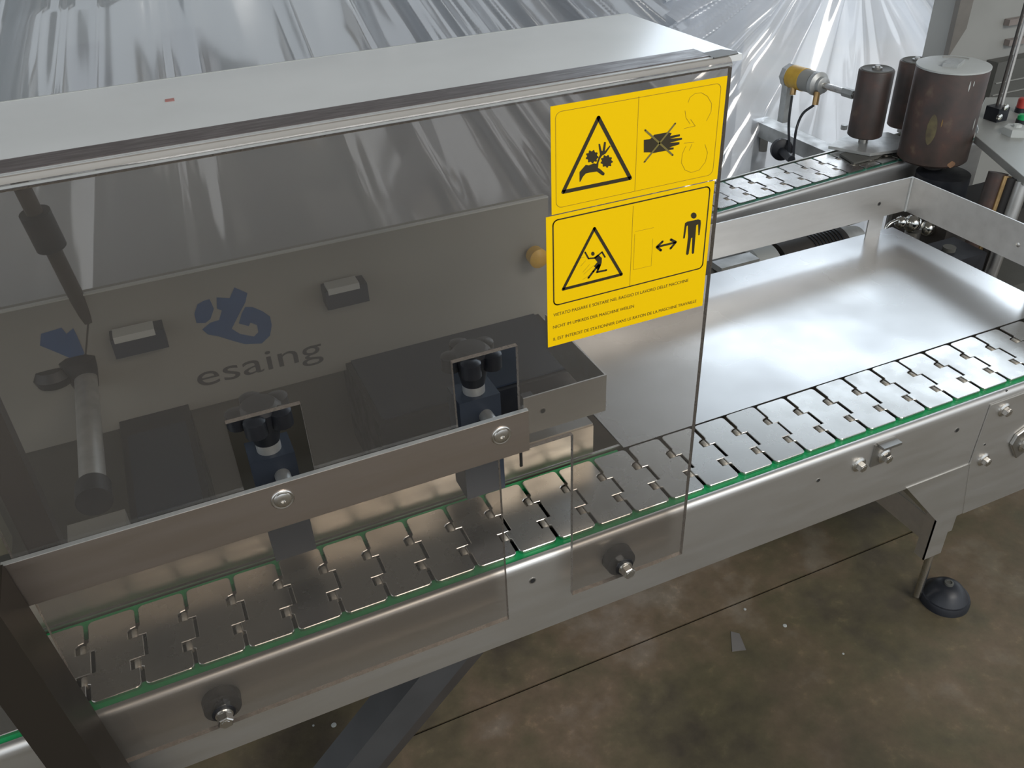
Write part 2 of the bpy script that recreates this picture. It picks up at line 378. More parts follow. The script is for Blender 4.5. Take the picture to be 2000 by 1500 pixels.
s0 = at(1791, 1163, 'z', FZ+0.006)
bm = B(); cyl(bm, s0, (s0.x, s0.y, -0.17), 0.0048, 16); obj('stud', bm, BOLT, conv, True)
fc = at(1846, 1163, 'z', FZ+0.008); e = at(1893, 1163, 'z', FZ+0.008); fr = (fc-e).length
bm = B(); lathe(bm, (fc.x, fc.y, FZ), (0, 0, 1), [(0, fr), (0.007, fr), (0.011, fr*0.95), (0.0115, fr*0.88), (0.022, fr*0.66), (0.028, fr*0.44), (0.030, fr*0.25), (0.030, 0)], 40)
ft = obj('foot', bm, BLACK, conv, True); ft['label'] = 'round black plastic levelling foot'
bm = B(); lathe(bm, (fc.x-0.001, fc.y, FZ+0.029), (0, 0, 1), [(0, 0.0055), (0.004, 0.0055), (0.0045, 0.0035), (0.003, 0.0033)], 20); obj('bolt_socket', bm, DGREY, ft, True)
# clamp bracket and bolts on the rail
for px, py in ((1677, 907),): hex_bolt(conv, fp(px, py, fy), 0.0052)
cb0 = fp(1698, 915, fy-0.001); cb1 = fp(1743, 858, fy-0.001)
bm = B(); box(bm, (cb0.x, fy-0.002, cb0.z+0.002), (cb1.x+0.001, fy, cb1.z)); box(bm, (cb0.x+0.003, fy-0.010, cb1.z-0.002), (cb1.x+0.004, fy, cb1.z+0.001))
obj('clamp_plate', bm, STEEL_D, conv)
hex_bolt(conv, fp(1727, 890, fy-0.002), 0.0052)
for px, py in ((1960, 800), (1920, 897)): hex_bolt(conv, fp(px, py), 0.0052)
q = fp(1992, 862); bm = B()
prism(bm, [(q.x+dx, fy-0.0018, q.z+dz) for dx, dz in ((-0.019, 0.004), (-0.015, 0.016), (0.006, 0.026), (0.024, 0.010), (0.020, -0.010), (-0.002, -0.021))], (0, -0.004, 0))
obj('diamond_washer', bm, STEEL_D, conv, bevel=0.0008); hex_bolt(conv, (q.x+0.004, fy-0.0058, q.z-0.002), 0.0065)
for px, py, r in ((1598, 938, 0.0022), (1869, 840, 0.0028), (1040, 1134, 0.0030), (1923, 868, 0.0015), (1966, 763, 0.0012)):
    yy = fy if px < 1900 else fy-0.0018
    hole(conv, at(px, py, 'y', yy), r)
# slanting brace under the left half
bm = B(); d = Vector((-0.9, 0, -0.97)); 
t0 = Vector((-0.245, 0.02, -0.091)); t1 = Vector((-0.197, 0.02, -0.091)); sl = (-0.096/-0.102)
dz = FZ - t0.z; bot = Vector((dz*sl, 0, dz))
prism(bm, [t0, t1, t1+bot, t0+bot], (0, 0.035, 0)); br = obj('brace', bm, mat('brace_paint', (0.055, 0.055, 0.057), None, 0.5), conv); br['label'] = 'slanting dark grey flat brace'
bm = B(); prism(bm, [t1+Vector((0, .002, 0)), t1+Vector((0.020, .002, 0)), t1+bot+Vector((0.014, .002, 0)), t1+bot+Vector((0, .002, 0))], (0, 0.030, 0)); obj('brace', bm, DARK, conv)

# rear conveyor
a4 = math.radians(4.4)
rear, robj = conveyor('rear slat chain conveyor with faded green wear strip behind the steel tray', (0.3795, 0.5198, 0), a4, -16, 14, GREEN2, -0.60, 0.58)
for u, z, r in ((0.090, -0.040, 0.004),):
    bm = B(); lathe(bm, (u, fy, z), (0, -1, 0), [(-0.001, r), (0.0006, r)], 16); robj('hole', bm, SHADOW)
bm = B(); u = 0.170; lathe(bm, (u, fy, -0.040), (0, -1, 0), [(0, 0.009), (0.003, 0.009), (0.003, 0.006), (0.010, 0.0055)], 6); robj('hex_bolt', bm, BOLT)
for u in (-0.5, 0.5):
    for y in (-0.010, 0.085):
        bm = B(); box(bm, (u, y, FZ), (u+0.03, y+0.004, -0.06)); robj('leg', bm, STEEL_D)

# ================================================================== COVER
PY = -0.0285   # front face of the panel
X0, X1, ZB, ZT = -0.5270, -0.0426, -0.0418, 0.3925
cover = thing('safety_cover', 'smoked transparent bent safety cover over the left of the front conveyor', 'cover', (-0.29, PY, ZB))
xs = sorted([X0, -0.3910, -0.3450, -0.2438, -0.2143, -0.1965, -0.1540, X1]); zs = [ZB, 0.1338, 0.1450, 0.2248, ZT-0.0060]
def solid(i, j):
    x = (xs[i]+xs[i+1])/2; z = (zs[j]+zs[j+1])/2
    if -0.2143 < x < -0.1540 and z < 0.1338: return False
    if 0.145 < z < 0.2248 and (-0.3910 < x < -0.3450 or -0.2438 < x < -0.1965): return False
    return True
bm = B(); T = 0.004; cache = {}; edges = []
def vv(x, z, y):
    k = (round(x, 6), round(z, 6), y)
    if k not in cache: cache[k] = bm.verts.new((x, y, z))
    return cache[k]
nx, nz = len(xs)-1, len(zs)-1
for i in range(nx):
    for j in range(nz):
        if not solid(i, j): continue
        x0, x1, z0, z1 = xs[i], xs[i+1], zs[j], zs[j+1]
        bm.faces.new((vv(x0,z0,PY), vv(x1,z0,PY), vv(x1,z1,PY), vv(x0,z1,PY)))
        bm.faces.new((vv(x0,z0,PY+T), vv(x0,z1,PY+T), vv(x1,z1,PY+T), vv(x1,z0,PY+T)))
        for (ii, jj, a_, b_) in ((i-1, j, (x0,z0), (x0,z1)), (i+1, j, (x1,z1), (x1,z0)), (i, j-1, (x1,z0), (x0,z0)), (i, j+1, (x0,z1), (x1,z1))):
            if not (0 <= ii < nx and 0 <= jj < nz) or not solid(ii, jj):
                f = bm.faces.new((vv(*a_,PY), vv(*a_,PY+T), vv(*b_,PY+T), vv(*b_,PY))); edges.append(f)
bmesh.ops.recalc_face_normals(bm, faces=bm.faces)
for f in edges: f.material_index = 1
fpnl = obj('front_panel', bm, SMOKED, cover); fpnl.data.materials.append(EDGEM)
# rounded bend and top
YB = 0.1175
prof = [(PY+0.005*(1-math.cos(t*PI/12)), ZT-0.005+0.005*math.sin(t*PI/12)) for t in range(7)]
bm = B(); sheet(bm, [(PY, ZT-0.0060)] + prof, X0, X1, -0.004)
obj('bend', bm, SMOKED, cover, True)
XR = -0.0318
bm = B(); box(bm, (X0, PY+0.0051, ZT-0.004), (XR, YB, ZT)); tp = obj('top_panel', bm, TOPSHEET, cover)
bm = B(); box(bm, (X0, YB, ZT-0.0042), (XR, YB+0.0015, ZT+0.0002)); obj('back_edge', bm, PALE, cover)
bm = B(); box(bm, (X0, -0.0190, ZT+0.0001), (-0.052, 0.0010, ZT+0.0006)); q = obj('edge_strip', bm, STRIPM, cover); q['label'] = 'dark brown strip along the top bend'
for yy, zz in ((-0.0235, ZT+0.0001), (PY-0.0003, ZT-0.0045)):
    bm = B(); box(bm, (X0, yy, zz), (X1, yy+0.0008, zz+0.0004 if zz > ZT else zz+0.0012)); obj('bend_highlight', bm, ALU, cover)  # bright strips painted along the bend as its glints
bm = B(); prism(bm, [(-0.054, PY+0.004, ZT), (-0.0350, PY+0.005, ZT), (-0.0325, -0.018, ZT), (-0.038, -0.009, ZT), (-0.054, -0.011, ZT)], (0, 0, 0.0006)); obj('end_tab', bm, DGREY, cover)
bm = B(); box(bm, (-0.5188, PY+T+0.0005, 0.130), (-0.5010, PY+T+0.014, ZT-0.005)); obj('inner_upright', bm, DARK, cover)
bm = B(); prism(bm, [at(x, y, 'z', ZT+0.0001) for x, y in ((322, 195), (340, 192), (341, 197), (323, 199))], (0, 0, 0.0003)); q = obj('red_mark', bm, mat('pale_red_ink', (0.5, 0.22, 0.20), None, 0.5), cover); q['label'] = 'small red pen mark'
# reinforcing bar with screws
bar0, bar1 = 0.1355, 0.1712
bm = B(); box(bm, (-0.5330, PY-0.0038, bar0), (-0.1918, PY-0.0002, bar1)); bar = obj('reinforcing_bar', bm, mat('bar_steel', (0.46, 0.40, 0.355), (0.40, 0.345, 0.305), 0.38, 0.46, 1.0, 10, (1, 8, 8)), cover, bevel=0.0006)
bm = B(); box(bm, (-0.5330, PY-0.0036, bar1), (-0.1918, PY-0.0004, bar1+0.0006)); q = obj('top_edge_or_highlight', bm, ALU, bar)  # bright strip added as the highlight on the bar's top edge
for px, py in ((552, 975), (979, 850)):
    p = at(px, py, 'y', PY-0.0038); bm = B()
    lathe(bm, p, (0, -1, 0), [(0, 0.0076), (0.0006, 0.0076), (0.0010, 0.0070), (0.0008, 0.0060), (0.0016, 0.0056), (0.0022, 0.0040), (0.0022, 0.0017), (0.0010, 0.0015)], 28)
    s = obj('cap_screw', bm, BOLT, bar, True)
# spacers and bolts
for px, py in ((436, 1385), (1215, 1101)):
    c = at(px, py, 'y', PY+T); bm = B()
    lathe(bm, (c.x, fy, c.z), (0, -1, 0), [(0, 0.0130), (0.002, 0.0135), (-fy-0+0.0105, 0.0125), (PY*-1+fy-T-0.0002, 0.0125)] if False else [(0, 0.0138), (0.001, 0.0145), (0.0102, 0.0138), (0.0108, 0.0130)], 32)
    s = obj('rubber_spacer', bm, RUBBER, cover, True); s['label'] = 'black rubber spacer between panel and rail'
    bm = B(); lathe(bm, (c.x, PY, c.z), (0, -1, 0), [(0, 0.0088), (0.0004, 0.0085)], 28); obj('bolt_hole', bm, RUBBER, s)
    bm = B(); p = Vector((c.x, PY-0.0004, c.z)); d = (0, -1, 0)
    lathe(bm, p, d, [(0, 0.0066), (0.0016, 0.0066), (0.0016, 0.0058), (0.0030, 0.0058)], 24)
    lathe(bm, p, d, [(0.0030, 0.0060), (0.0088, 0.0060), (0.0096, 0.0052)], 6, rot=0.2)
    lathe(bm, p, d, [(0.0095, 0.0034), (0.0100, 0.0032)], 12)
    obj('hex_bolt', bm, BOLT, s)

# ------------------------------------------------------------------ stickers
YS = PY - 0.0002
def sq(px, py, y=YS): return at(px, py, 'y', y)
def stroke(bm, pts, w, y):
    P = [Vector((p.x, p.z)) for p in pts]
    for a, b in zip(P, P[1:]):
        if (b-a).length < 1e-7: continue
        d = (b-a).normalized(); n = Vector((-d.y, d.x)) * w/2
        bm.faces.new([bm.verts.new((q.x, y, q.y)) for q in (a-n, b-n, b+n, a+n)])
    if w > 0.0003:
        for p in P:
            bm.faces.new([bm.verts.new((p.x+math.cos(k*PI/6)*w/2, y, p.y+math.sin(k*PI/6)*w/2)) for k in range(12)])
def poly(bm, pts, y):
    f = bm.faces.new([bm.verts.new((p.x, y, p.z)) for p in pts]); f.normal_update(); bmesh.ops.triangulate(bm, faces=[f], ngon_method='EAR_CLIP')
def crop(ox, oy, s, pts, y=YS): return [sq(ox+s*x, oy+s*y_, y) for x, y_ in pts]
def rrect(x0, x1, z0, z1, r, n=6):
    P = []
    for cx, cz, a0 in ((x1-r, z1-r, 0), (x0+r, z1-r, PI/2), (x0+r, z0+r, PI), (x1-r, z0+r, 1.5*PI)):
        P += [Vector((cx+r*math.cos(a0+k*PI/2/n), 0, cz+r*math.sin(a0+k*PI/2/n))) for k in range(n+1)]
    return P + [P[0]]
def face_front(o):
    me = o.data
    bmx = bmesh.new(); bmx.from_mesh(me)
    for f in bmx.faces:
        if f.normal.y > 0: f.normal_flip()
    bmx.to_mesh(me); bmx.free()
    return o
def sticker(corners, label):
    x0 = (corners[0].x+corners[3].x)/2; x1 = (corners[1].x+corners[2].x)/2
    z1 = (corners[0].z+corners[1].z)/2; z0 = (corners[2].z+corners[3].z)/2
    bm = B(); box(bm, (x0, YS-0.0002, z0), (x1, YS, z1))
    o = obj('warning_sticker', bm, YELLOW, cover); o['label'] = label
    return o, x0, x1, z0, z1
YP = YS - 0.00035
k1 = [sq(*p) for p in ((1075, 207), (1424, 148), (1397, 352), (1077, 418))]
st1, ax0, ax1, az0, az1 = sticker(k1, 'yellow sticker showing gears catching a hand and a crossed-out hand')
K = lambda pts: crop(1040, 130, 0.2, pts, YP)
bm = B(); stroke(bm, rrect(ax0+0.0032, ax1-0.0042, az0+0.0040, az1-0.0038, 0.004), 0.00028, YP)
stroke(bm, K([(1040, 290), (1000, 1215)]), 0.00022, YP)
for pts in ([(1520,350),(1540,300),(1590,262),(1650,255),(1710,290),(1750,360),(1745,440),(1700,530)], [(1490,430),(1500,500),(1540,560)], [(1480,605),(1590,580)], [(1545,515),(1590,580)],
            [(1480,748),(1580,738)], [(1560,755),(1530,820)], [(1500,775),(1465,850),(1455,940),(1490,1010),(1550,1035),(1630,1010),(1690,930),(1710,840),(1685,760)]):
    stroke(bm, K(pts), 0.00022, YP)
face_front(obj('thin_lines', bm, INKL, st1))
bm = B(); stroke(bm, K([(645, 500), (955, 1090), (300, 1225), (645, 500)]), 0.0025, YP)
def gear(bm, cx, cy, r, n=9):
    P = []
    for i in range(n*4):
        a = 2*PI*i/(n*4); rr = r if i % 4 in (0, 1) else r*0.80
        P.append((cx+rr*math.cos(a)*0.95, cy+rr*math.sin(a)))
    poly(bm, K(P), YP)
gear(bm, 583, 880, 66); gear(bm, 725, 925, 63)
poly(bm, K([(460,1030),(520,960),(550,965),(600,945),(625,950),(640,905),(660,860),(650,800),(645,755),(660,755),(675,820),(685,825),(700,735),(718,738),(712,800),(705,830),(755,770),(762,780),(715,850),(680,870),(660,900),(645,940),(640,990),(660,1000),(705,1040),(700,1062),(680,1062),(630,1025),(560,1035),(520,1045),(490,1080),(470,1122),(460,1125)]), YP)
poly(bm, K([(1088,715),(1150,708),(1190,665),(1320,642),(1360,650),(1345,678),(1440,660),(1440,680),(1340,705),(1460,695),(1462,712),(1340,745),(1435,738),(1435,760),(1335,790),(1380,790),(1378,808),(1300,822),(1180,845),(1150,838),(1088,838)]), YP)
face_front(obj('pictogram', bm, INK, st1))
bm = B(); stroke(bm, K([(1100, 620), (1370, 865)]), 0.0012, YP-0.0001); stroke(bm, K([(1395, 555), (1095, 930)]), 0.0012, YP-0.0001)
face_front(obj('cross_mark', bm, OLIVE, st1))
k2 = [sq(*p) for p in ((1066, 422), (1395, 355), (1372, 598), (1070, 677))]
st2, bx0, bx1, bz0, bz1 = sticker(k2, 'yellow sticker showing a struck running figure, an arrow and lines of text')
K = lambda pts: crop(1040, 400, 0.2, pts, YP)
bm = B(); fr2 = K([(215,160),(1680,-60),(1650,640),(215,985)])
stroke(bm, rrect(K([(200,160)])[0].x, K([(1690,300)])[0].x, K([(950,797)])[0].z, bz1-0.0032, 0.0035), 0.0009, YP)
stroke(bm, K([(605, 232), (870, 680), (300, 825), (605, 232)]), 0.0021, YP)
stroke(bm, K([(1225,410),(1385,370)]), 0.0016, YP); stroke(bm, K([(1270,360),(1215,412),(1255,445)]), 0.0018, YP); stroke(bm, K([(1352,340),(1400,365),(1350,425)]), 0.0018, YP)
poly(bm, K([(1575+28*math.cos(t*PI/8), 105+30*math.sin(t*PI/8)) for t in range(16)]), YP)
poly(bm, K([(1490,180),(1510,165),(1620,142),(1642,150),(1645,180),(1632,295),(1620,298),(1618,190),(1600,200),(1578,470),(1565,482),(1556,470),(1562,320),(1550,325),(1525,480),(1510,492),(1500,480),(1520,310),(1518,200),(1505,210),(1488,325),(1475,332),(1472,320)]), YP)
poly(bm, K([(590+17*math.cos(t*PI/8), 478+20*math.sin(t*PI/8)) for t in range(16)]), YP)
stroke(bm, K([(515,465),(548,525),(610,520),(680,462),(708,510)]), 0.0011, YP)
poly(bm, K([(600,515),(640,485),(678,520),(675,570),(655,620),(640,640),(600,600),(635,560)]), YP)
stroke(bm, K([(660,590),(630,658),(722,638)]), 0.0014, YP); stroke(bm, K([(645,590),(595,650),(548,712)]), 0.0016, YP)
face_front(obj('pictogram', bm, INK, st2))
bm = B(); stroke(bm, K([(985, 10), (950, 795)]), 0.00022, YP)
for pts in ([(1005,262),(1185,222)], [(1000,285),(985,635),(1160,595)], [(1175,330),(1160,595)], [(470,600),(520,545)], [(500,680),(600,590)], [(490,660),(560,580)], [(465,520),(510,510)], [(490,730),(540,700)]): stroke(bm, K(pts), 0.00016, YP)
face_front(obj('thin_lines', bm, INKL, st2))
def text_mesh(name, s, p0, p1, height, y, m, parent, spacing=1.0, squash=None):
    cu = bpy.data.curves.new(name, 'FONT'); cu.body = s; cu.size = 1.0; cu.space_character = spacing
    o = bpy.data.objects.new(name, cu); C.objects.link(o); dg = bpy.context.evaluated_depsgraph_get()
    me = bpy.data.meshes.new_from_object(o.evaluated_get(dg)); C.objects.unlink(o); bpy.data.objects.remove(o)
    xs_ = [v.co.x for v in me.vertices]; a, b = min(xs_), max(xs_); L = (Vector(p1)-Vector(p0)).length
    d = (Vector(p1)-Vector(p0)).normalized(); up = Vector((-d.z, 0, d.x))
    for v in me.vertices:
        t = (v.co.x-a)/(b-a)*L; h = v.co.y/0.7*height
        q_ = Vector(p0) + d*t + up*h; v.co = (q_.x, y, q_.z)
    me.materials.clear(); me.materials.append(m)
    r = bpy.data.objects.new(name, me); C.objects.link(r); r.parent = parent; r.matrix_parent_inverse = parent.matrix_basis.inverted()
    return r
for s, a_, b_, mm in (('VIETATO PASSARE E SOSTARE NEL RAGGIO DI LAVORO DELLE MACCHINE', (205, 1085), (1520, 758), None),
                  ('NICHT IM UMKREIS DER MASCHINE WEILEN', (202, 1203), (990, 1012), None),
                  ('IL EST INTERDIT DE STATIONNER DANS LE RAYON DE LA MASCHINE TRAVAILLE', (205, 1318), (1598, 962), None)):
    p, q_ = K([a_, b_]); q_.z = p.z = (p.z+q_.z)/2
    text_mesh('lettering', s, p, q_, 0.0024, YP, INKL if False else mat('text_ink', (0.10, 0.07, 0.008), None, 0.5), st2)

# ================================================================== left upright post
post = thing('machine_post', 'dark brown square upright post at the left end of the cover', 'post', (-0.551, -0.068, FZ))
LE = -0.060    # sideways lean of the post per metre
def pxs(x, z): return x + LE*(z-0.10)
bm = B(); prism(bm, [(pxs(-0.5525, z), y, z) for z, y in ((FZ, -0.034), (0.174, -0.034))] + [(pxs(-0.5265, z), y, z) for z, y in ((0.174, -0.034), (FZ, -0.034))], (0, -0.042, 0)); obj('post_tube', bm, POSTM, post)
bm = B(); x_ = pxs(-0.54, FZ); box(bm, (x_-0.04, -0.095, FZ), (x_+0.04, -0.015, FZ+0.008)); obj('base_plate', bm, DARK, post)
bm = B(); box(bm, (-0.72, 0.005, 0.15), (-0.5350, 0.02, 0.40))
tag(obj('beige_panel', bm, mat('dull_beige', (0.16, 0.15, 0.11), None, 0.6)), 'plain beige panel seen past the left edge of the cover', 'panel')

# ================================================================== guide channel and clamps
gy = 0.060
gx0 = at(1022, 775, 'y', gy).x; gx1 = at(1185, 730, 'y', gy).x; gz1 = at(1185, 732, 'y', gy).z; gz0 = at(1183, 802, 'y', gy).z
ch = thing('guide_channel', 'bent stainless guide channel ending behind the smoked panel above the chain', 'guide rail', (gx0, gy, gz0))
bm = B(); box(bm, (gx0, gy, gz0), (gx1, gy+0.0015, gz1)); box(bm, (gx1-0.0015, gy+0.0015, gz0), (gx1, gy+0.12, gz1)); obj('band', bm, STEEL, ch)
hole(ch, at(1060, 802, 'y', gy), 0.0026)
bm = B(); box(bm, (gx0+0.002, gy+0.0015, gz0), (gx0+0.012, gy+0.012, gz1-0.003)); obj('end_block', bm, BLUEB, ch)
# low guide strip along the back of the chain
gs = thing('guide_strip', 'low tan-grey steel guide strip along the back edge of the chain', 'guide rail', (-0.6, 0.091, 0.004))
bm = B(); box(bm, (-0.80, 0.0910, 0.0005), (-0.070, 0.0935, 0.0330)); obj('strip', bm, mat('guide_steel', (0.50, 0.45, 0.38), (0.43, 0.385, 0.33), 0.4, 0.5, 1.0, 8, (1, 8, 8)), gs)
bm = B(); box(bm, (-0.80, 0.0925, 0.0330), (-0.070, 0.110, 0.0345)); obj('top_flange', bm, STEEL_D, gs)
q = at(1018, 898, 'y', 0.0905); bm = B(); box(bm, (q.x-0.0012, 0.0900, q.z-0.008), (q.x+0.0012, 0.0912, 0.033)); obj('slot', bm, SHADOW, gs)
def clamp(cx, hw, label):
    y = 0.050; zt = 0.1315
    t = thing('guide_clamp', label, 'clamp', (cx, y, 0.03), 'guide clamps behind the smoked cover')
    bm = B(); box(bm, (cx-hw, y, 0.0300), (cx+hw, y+0.028, zt)); obj('block', bm, BLUEB, t, bevel=0.001)
    bm = B(); lathe(bm, (cx, y+0.013, zt), (0, 0, 1), [(0, 0.0092), (0.008, 0.0092), (0.0085, 0.0085)], 24); obj('collar', bm, ALU, t, True)
    bm = B(); lathe(bm, (cx, y+0.013, zt+0.008), (0, 0, 1), [(0, 0.0095), (0.012, 0.0120), (0.020, 0.015), (0.030, 0.016), (0.034, 0.012), (0.035, 0)], 24)
    kn = obj('star_knob', bm, BLACK, t, True)
    for k in range(5):
        a = k*2*PI/5 + 0.55; bm = B()
        lathe(bm, (cx+0.017*math.cos(a), y+0.013+0.017*math.sin(a), zt+0.024), (0, 0, 1), [(0, 0.005), (0.002, 0.0082), (0.014, 0.0082), (0.016, 0.005)], 12)
        obj('lobe', bm, BLACK, kn, True)
    bm = B(); cyl(bm, (cx+0.004, 0.016, zt-0.018), (cx+0.004, y+0.002, zt-0.018), 0.0060, 20); obj('rod', bm, ALU, t, True)
    return t
clamp(-0.365, 0.0165, 'black star-knob clamp in the left panel opening, above the reinforcing bar')
clamp(-0.1978, 0.0178, 'black star-knob clamp in the right panel opening, beside the guide channel')

# rod assembly at the far left, behind the panel
stand = thing('sensor_stand', 'tilted dark rod with a black clamp and knob at the far left behind the panel', 'stand', tuple(at(185, 960, 'z', 0.095)))
def zp(px, py, z): return at(px, py, 'z', z)
bm = B(); r0 = zp(183, 962, 0.095); r1 = zp(180, 640, 0.095); cyl(bm, r0, (r0.x, r1.y+0.03, 0.095), 0.0100, 20); obj('cross_rod', bm, ALU, stand, True)
bm = B(); m0 = Vector((r0.x, r0.y, 0.095)); cyl(bm, m0+Vector((0, -0.012, 0)), m0+Vector((0, 0.008, 0)), 0.0135, 24); obj('end_cap', bm, BLACK, stand, True)
kp = zp(180, 728, 0.095)
bm = B(); lathe(bm, (r0.x-0.002, kp.y, 0.083), (0, 0, 1), [(0, 0.012), (0.02, 0.016), (0.032, 0.017), (0.036, 0.010), (0.037, 0)], 24)
lathe(bm, (r0.x-0.026, kp.y+0.0, 0.095), (0, 0, 1), [(0, 0.016), (0.008, 0.018), (0.016, 0.014), (0.017, 0)], 20); obj('clamp_knob', bm, BLACK, stand, True)
tA = at(172, 625, 'y', kp.y); tB = at(25, 330, 'y', kp.y-0.02)
bm = B(); cyl(bm, Vector((r0.x, kp.y, 0.10)), tA, 0.006, 14); cyl(bm, tA, tB, 0.0068, 16); obj('tilted_rod', bm, DARK, stand, True)
c1 = tA.lerp(tB, 0.52); c2 = tA.lerp(tB, 0.74); bm = B(); cyl(bm, c1, c2, 0.0125, 20); obj('sleeve', bm, BLACK, stand, True)
bm = B(); pb = at(188, 1010, 'y', 0.02); box(bm, (pb.x-0.018, 0.000, pb.z-0.030), (pb.x+0.018, 0.020, pb.z)); obj('mounting_block', bm, BEIGE, stand)
bm = B(); box(bm, (r0.x-0.02, r1.y+0.02, 0.0), (r0.x+0.02, r1.y+0.03, 0.11)); obj('back_plate', bm, DGREY, stand)

# inner cabinet; reflection in the panel painted on it as logo and lettering
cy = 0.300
cab = thing('machine_cabinet', 'beige machine cabinet with a blue reflected logo behind the smoked panel', 'cabinet', (-0.36, cy+0.05, FZ))
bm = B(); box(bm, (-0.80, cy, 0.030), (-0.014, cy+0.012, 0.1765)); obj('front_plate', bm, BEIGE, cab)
bm = B(); box(bm, (-0.80, cy-0.001, 0.1765), (-0.014, cy+0.004, 0.1778)); obj('top_edge_or_highlight', bm, PALE, cab)
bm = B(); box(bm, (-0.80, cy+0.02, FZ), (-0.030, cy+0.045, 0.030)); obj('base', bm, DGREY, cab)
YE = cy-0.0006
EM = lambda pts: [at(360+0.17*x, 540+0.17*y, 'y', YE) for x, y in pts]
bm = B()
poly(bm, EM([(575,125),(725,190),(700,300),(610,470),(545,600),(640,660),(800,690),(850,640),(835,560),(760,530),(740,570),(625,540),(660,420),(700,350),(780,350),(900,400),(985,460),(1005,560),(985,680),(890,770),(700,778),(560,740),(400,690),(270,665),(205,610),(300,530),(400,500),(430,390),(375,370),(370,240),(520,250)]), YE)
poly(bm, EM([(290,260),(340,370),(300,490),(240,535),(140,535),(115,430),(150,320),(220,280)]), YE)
face_front(obj('emblem_reflection', bm, BLUE, cab))
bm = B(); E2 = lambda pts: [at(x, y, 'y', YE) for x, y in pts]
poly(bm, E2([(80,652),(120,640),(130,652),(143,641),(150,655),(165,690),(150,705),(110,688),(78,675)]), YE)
face_front(obj('emblem_reflection', bm, BLUE, cab))
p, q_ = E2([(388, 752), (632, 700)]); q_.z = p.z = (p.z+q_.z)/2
text_mesh('lettering', 'esaing', p, q_, 0.024, YE, LETT, cab)  # letters of the same reflection, put in as flat dark colour
for (x0_, y0_, x1_, y1_) in ((225, 640, 322, 695), (640, 550, 718, 600)):
    p0 = at(x0_, y1_, 'y', cy-0.02); p1 = at(x1_, y0_+10, 'y', cy-0.02)
    bm = B(); box(bm, (p0.x, cy-0.02, min(p0.z, p1.z)-0.004), (p1.x, cy, max(p0.z, p1.z)+0.004)); la = obj('latch', bm, BLUEB, cab, bevel=0.002)
    bm = B(); box(bm, (p0.x+0.003, cy-0.021, max(p0.z, p1.z)+0.0005), (p1.x-0.008, cy-0.004, max(p0.z, p1.z)+0.007)); obj('latch_cap', bm, PALE, la)
# plain black boxes filling the dark areas low behind the chain
for pts, lab in (([(215, 845), (365, 822), (425, 985), (275, 1005)], 'plain black box low behind the chain, left of the left clamp'), ([(640, 690), (1050, 600), (1120, 690), (780, 850)], 'plain black box low behind the chain between the two clamps')):
    P = [at(x, y, 'z', 0.040) for x, y in pts]; xa = (P[0].x+P[3].x)/2; xb = (P[1].x+P[2].x)/2; ya = (P[2].y+P[3].y)/2; yb = (P[0].y+P[1].y)/2
    bm = B(); box(bm, (xa, ya, -0.070), (xb, max(yb, cy+0.019), 0.038)); t = obj('black_box', bm, BLACK, cab, bevel=0.002); t['label'] = lab
    bm = B(); box(bm, (xa+0.006, ya+0.006, 0.038), (xb-0.006, yb-0.006, 0.040)); obj('lid', bm, BLUEB, t)

# ================================================================== tray and its guard frame
tray = thing('steel_tray', 'wide stainless transfer tray beside the front conveyor', 'tray', (0.25, 0.2, -0.01))
TX0, TX1, TY0, TY1 = -0.040, 0.5535, 0.0836, 0.3480
bm = B()
# plate with a gently raised rim on back and right
ys_ = [TY0, 0.20, TY1-0.045, TY1-0.032, TY1-0.022, TY1-0.008, TY1]; zy = [0]*7
xs_ = [TX0, 0.2, TX1-0.045, TX1-0.032, TX1-0.022, TX1-0.008, TX1]; zx = zy
G = [[bm.verts.new((x, y, max(a, b)+0.0005)) for y, b in zip(ys_, zy)] for x, a in zip(xs_, zx)]
G2 = [[bm.verts.new((x, y, max(a, b)-0.0015)) for y, b in zip(ys_, zy)] for x, a in zip(xs_, zx)]
for i in range(6):
    for j in range(6):
        bm.faces.new((G[i][j], G[i+1][j], G[i+1][j+1], G[i][j+1])); bm.faces.new((G2[i][j], G2[i][j+1], G2[i+1][j+1], G2[i+1][j]))
for i in range(6):
    bm.faces.new((G[i][0], G2[i][0], G2[i+1][0], G[i+1][0])); bm.faces.new((G[i][6], G[i+1][6], G2[i+1][6], G2[i][6]))
    bm.faces.new((G[0][i], G[0][i+1], G2[0][i+1], G2[0][i])); bm.faces.new((G[6][i], G2[6][i], G2[6][i+1], G[6][i+1]))
bmesh.ops.recalc_face_normals(bm, faces=bm.faces)
obj('plate', bm, TRAYM, tray, True)
for x in (0.02, 0.48):
    bm = B(); box(bm, (x, 0.0966, -0.030), (x+0.03, 0.325, -0.0016)); obj('cross_bar', bm, STEEL_D, tray)
for x in (0.40, 0.50):
    bm = B(); box(bm, (x, 0.300, FZ), (x+0.02, 0.304, -0.001)); obj('leg', bm, STEEL_D, tray)
gf = thing('guard_frame', 'raised stainless band frame around the back corner of the tray', 'frame', (0.55, 0.335, 0.03))
bm = B(); box(bm, (-0.02, 0.3325, 0.0310), (0.5530, 0.3345, 0.0800)); obj('band', bm, STEEL, gf, bevel=0.0004)
bm = B(); box(bm, (0.5530, -0.02, 0.0310), (0.5550, 0.3345, 0.0800)); obj('band', bm, STEEL, gf, bevel=0.0004)
bm = B(); cyl(bm, (0.5525, 0.3320, 0.0310), (0.5525, 0.3320, 0.0798), 0.0022, 10); obj('weld_seam', bm, ALU, gf, True)
pp = at(1703, 450, 'y', 0.338)
bm = B(); box(bm, (pp.x-0.013, 0.3346, -0.09), (pp.x+0.013, 0.3366, 0.060)); obj('bracket_post', bm, STEEL, gf)
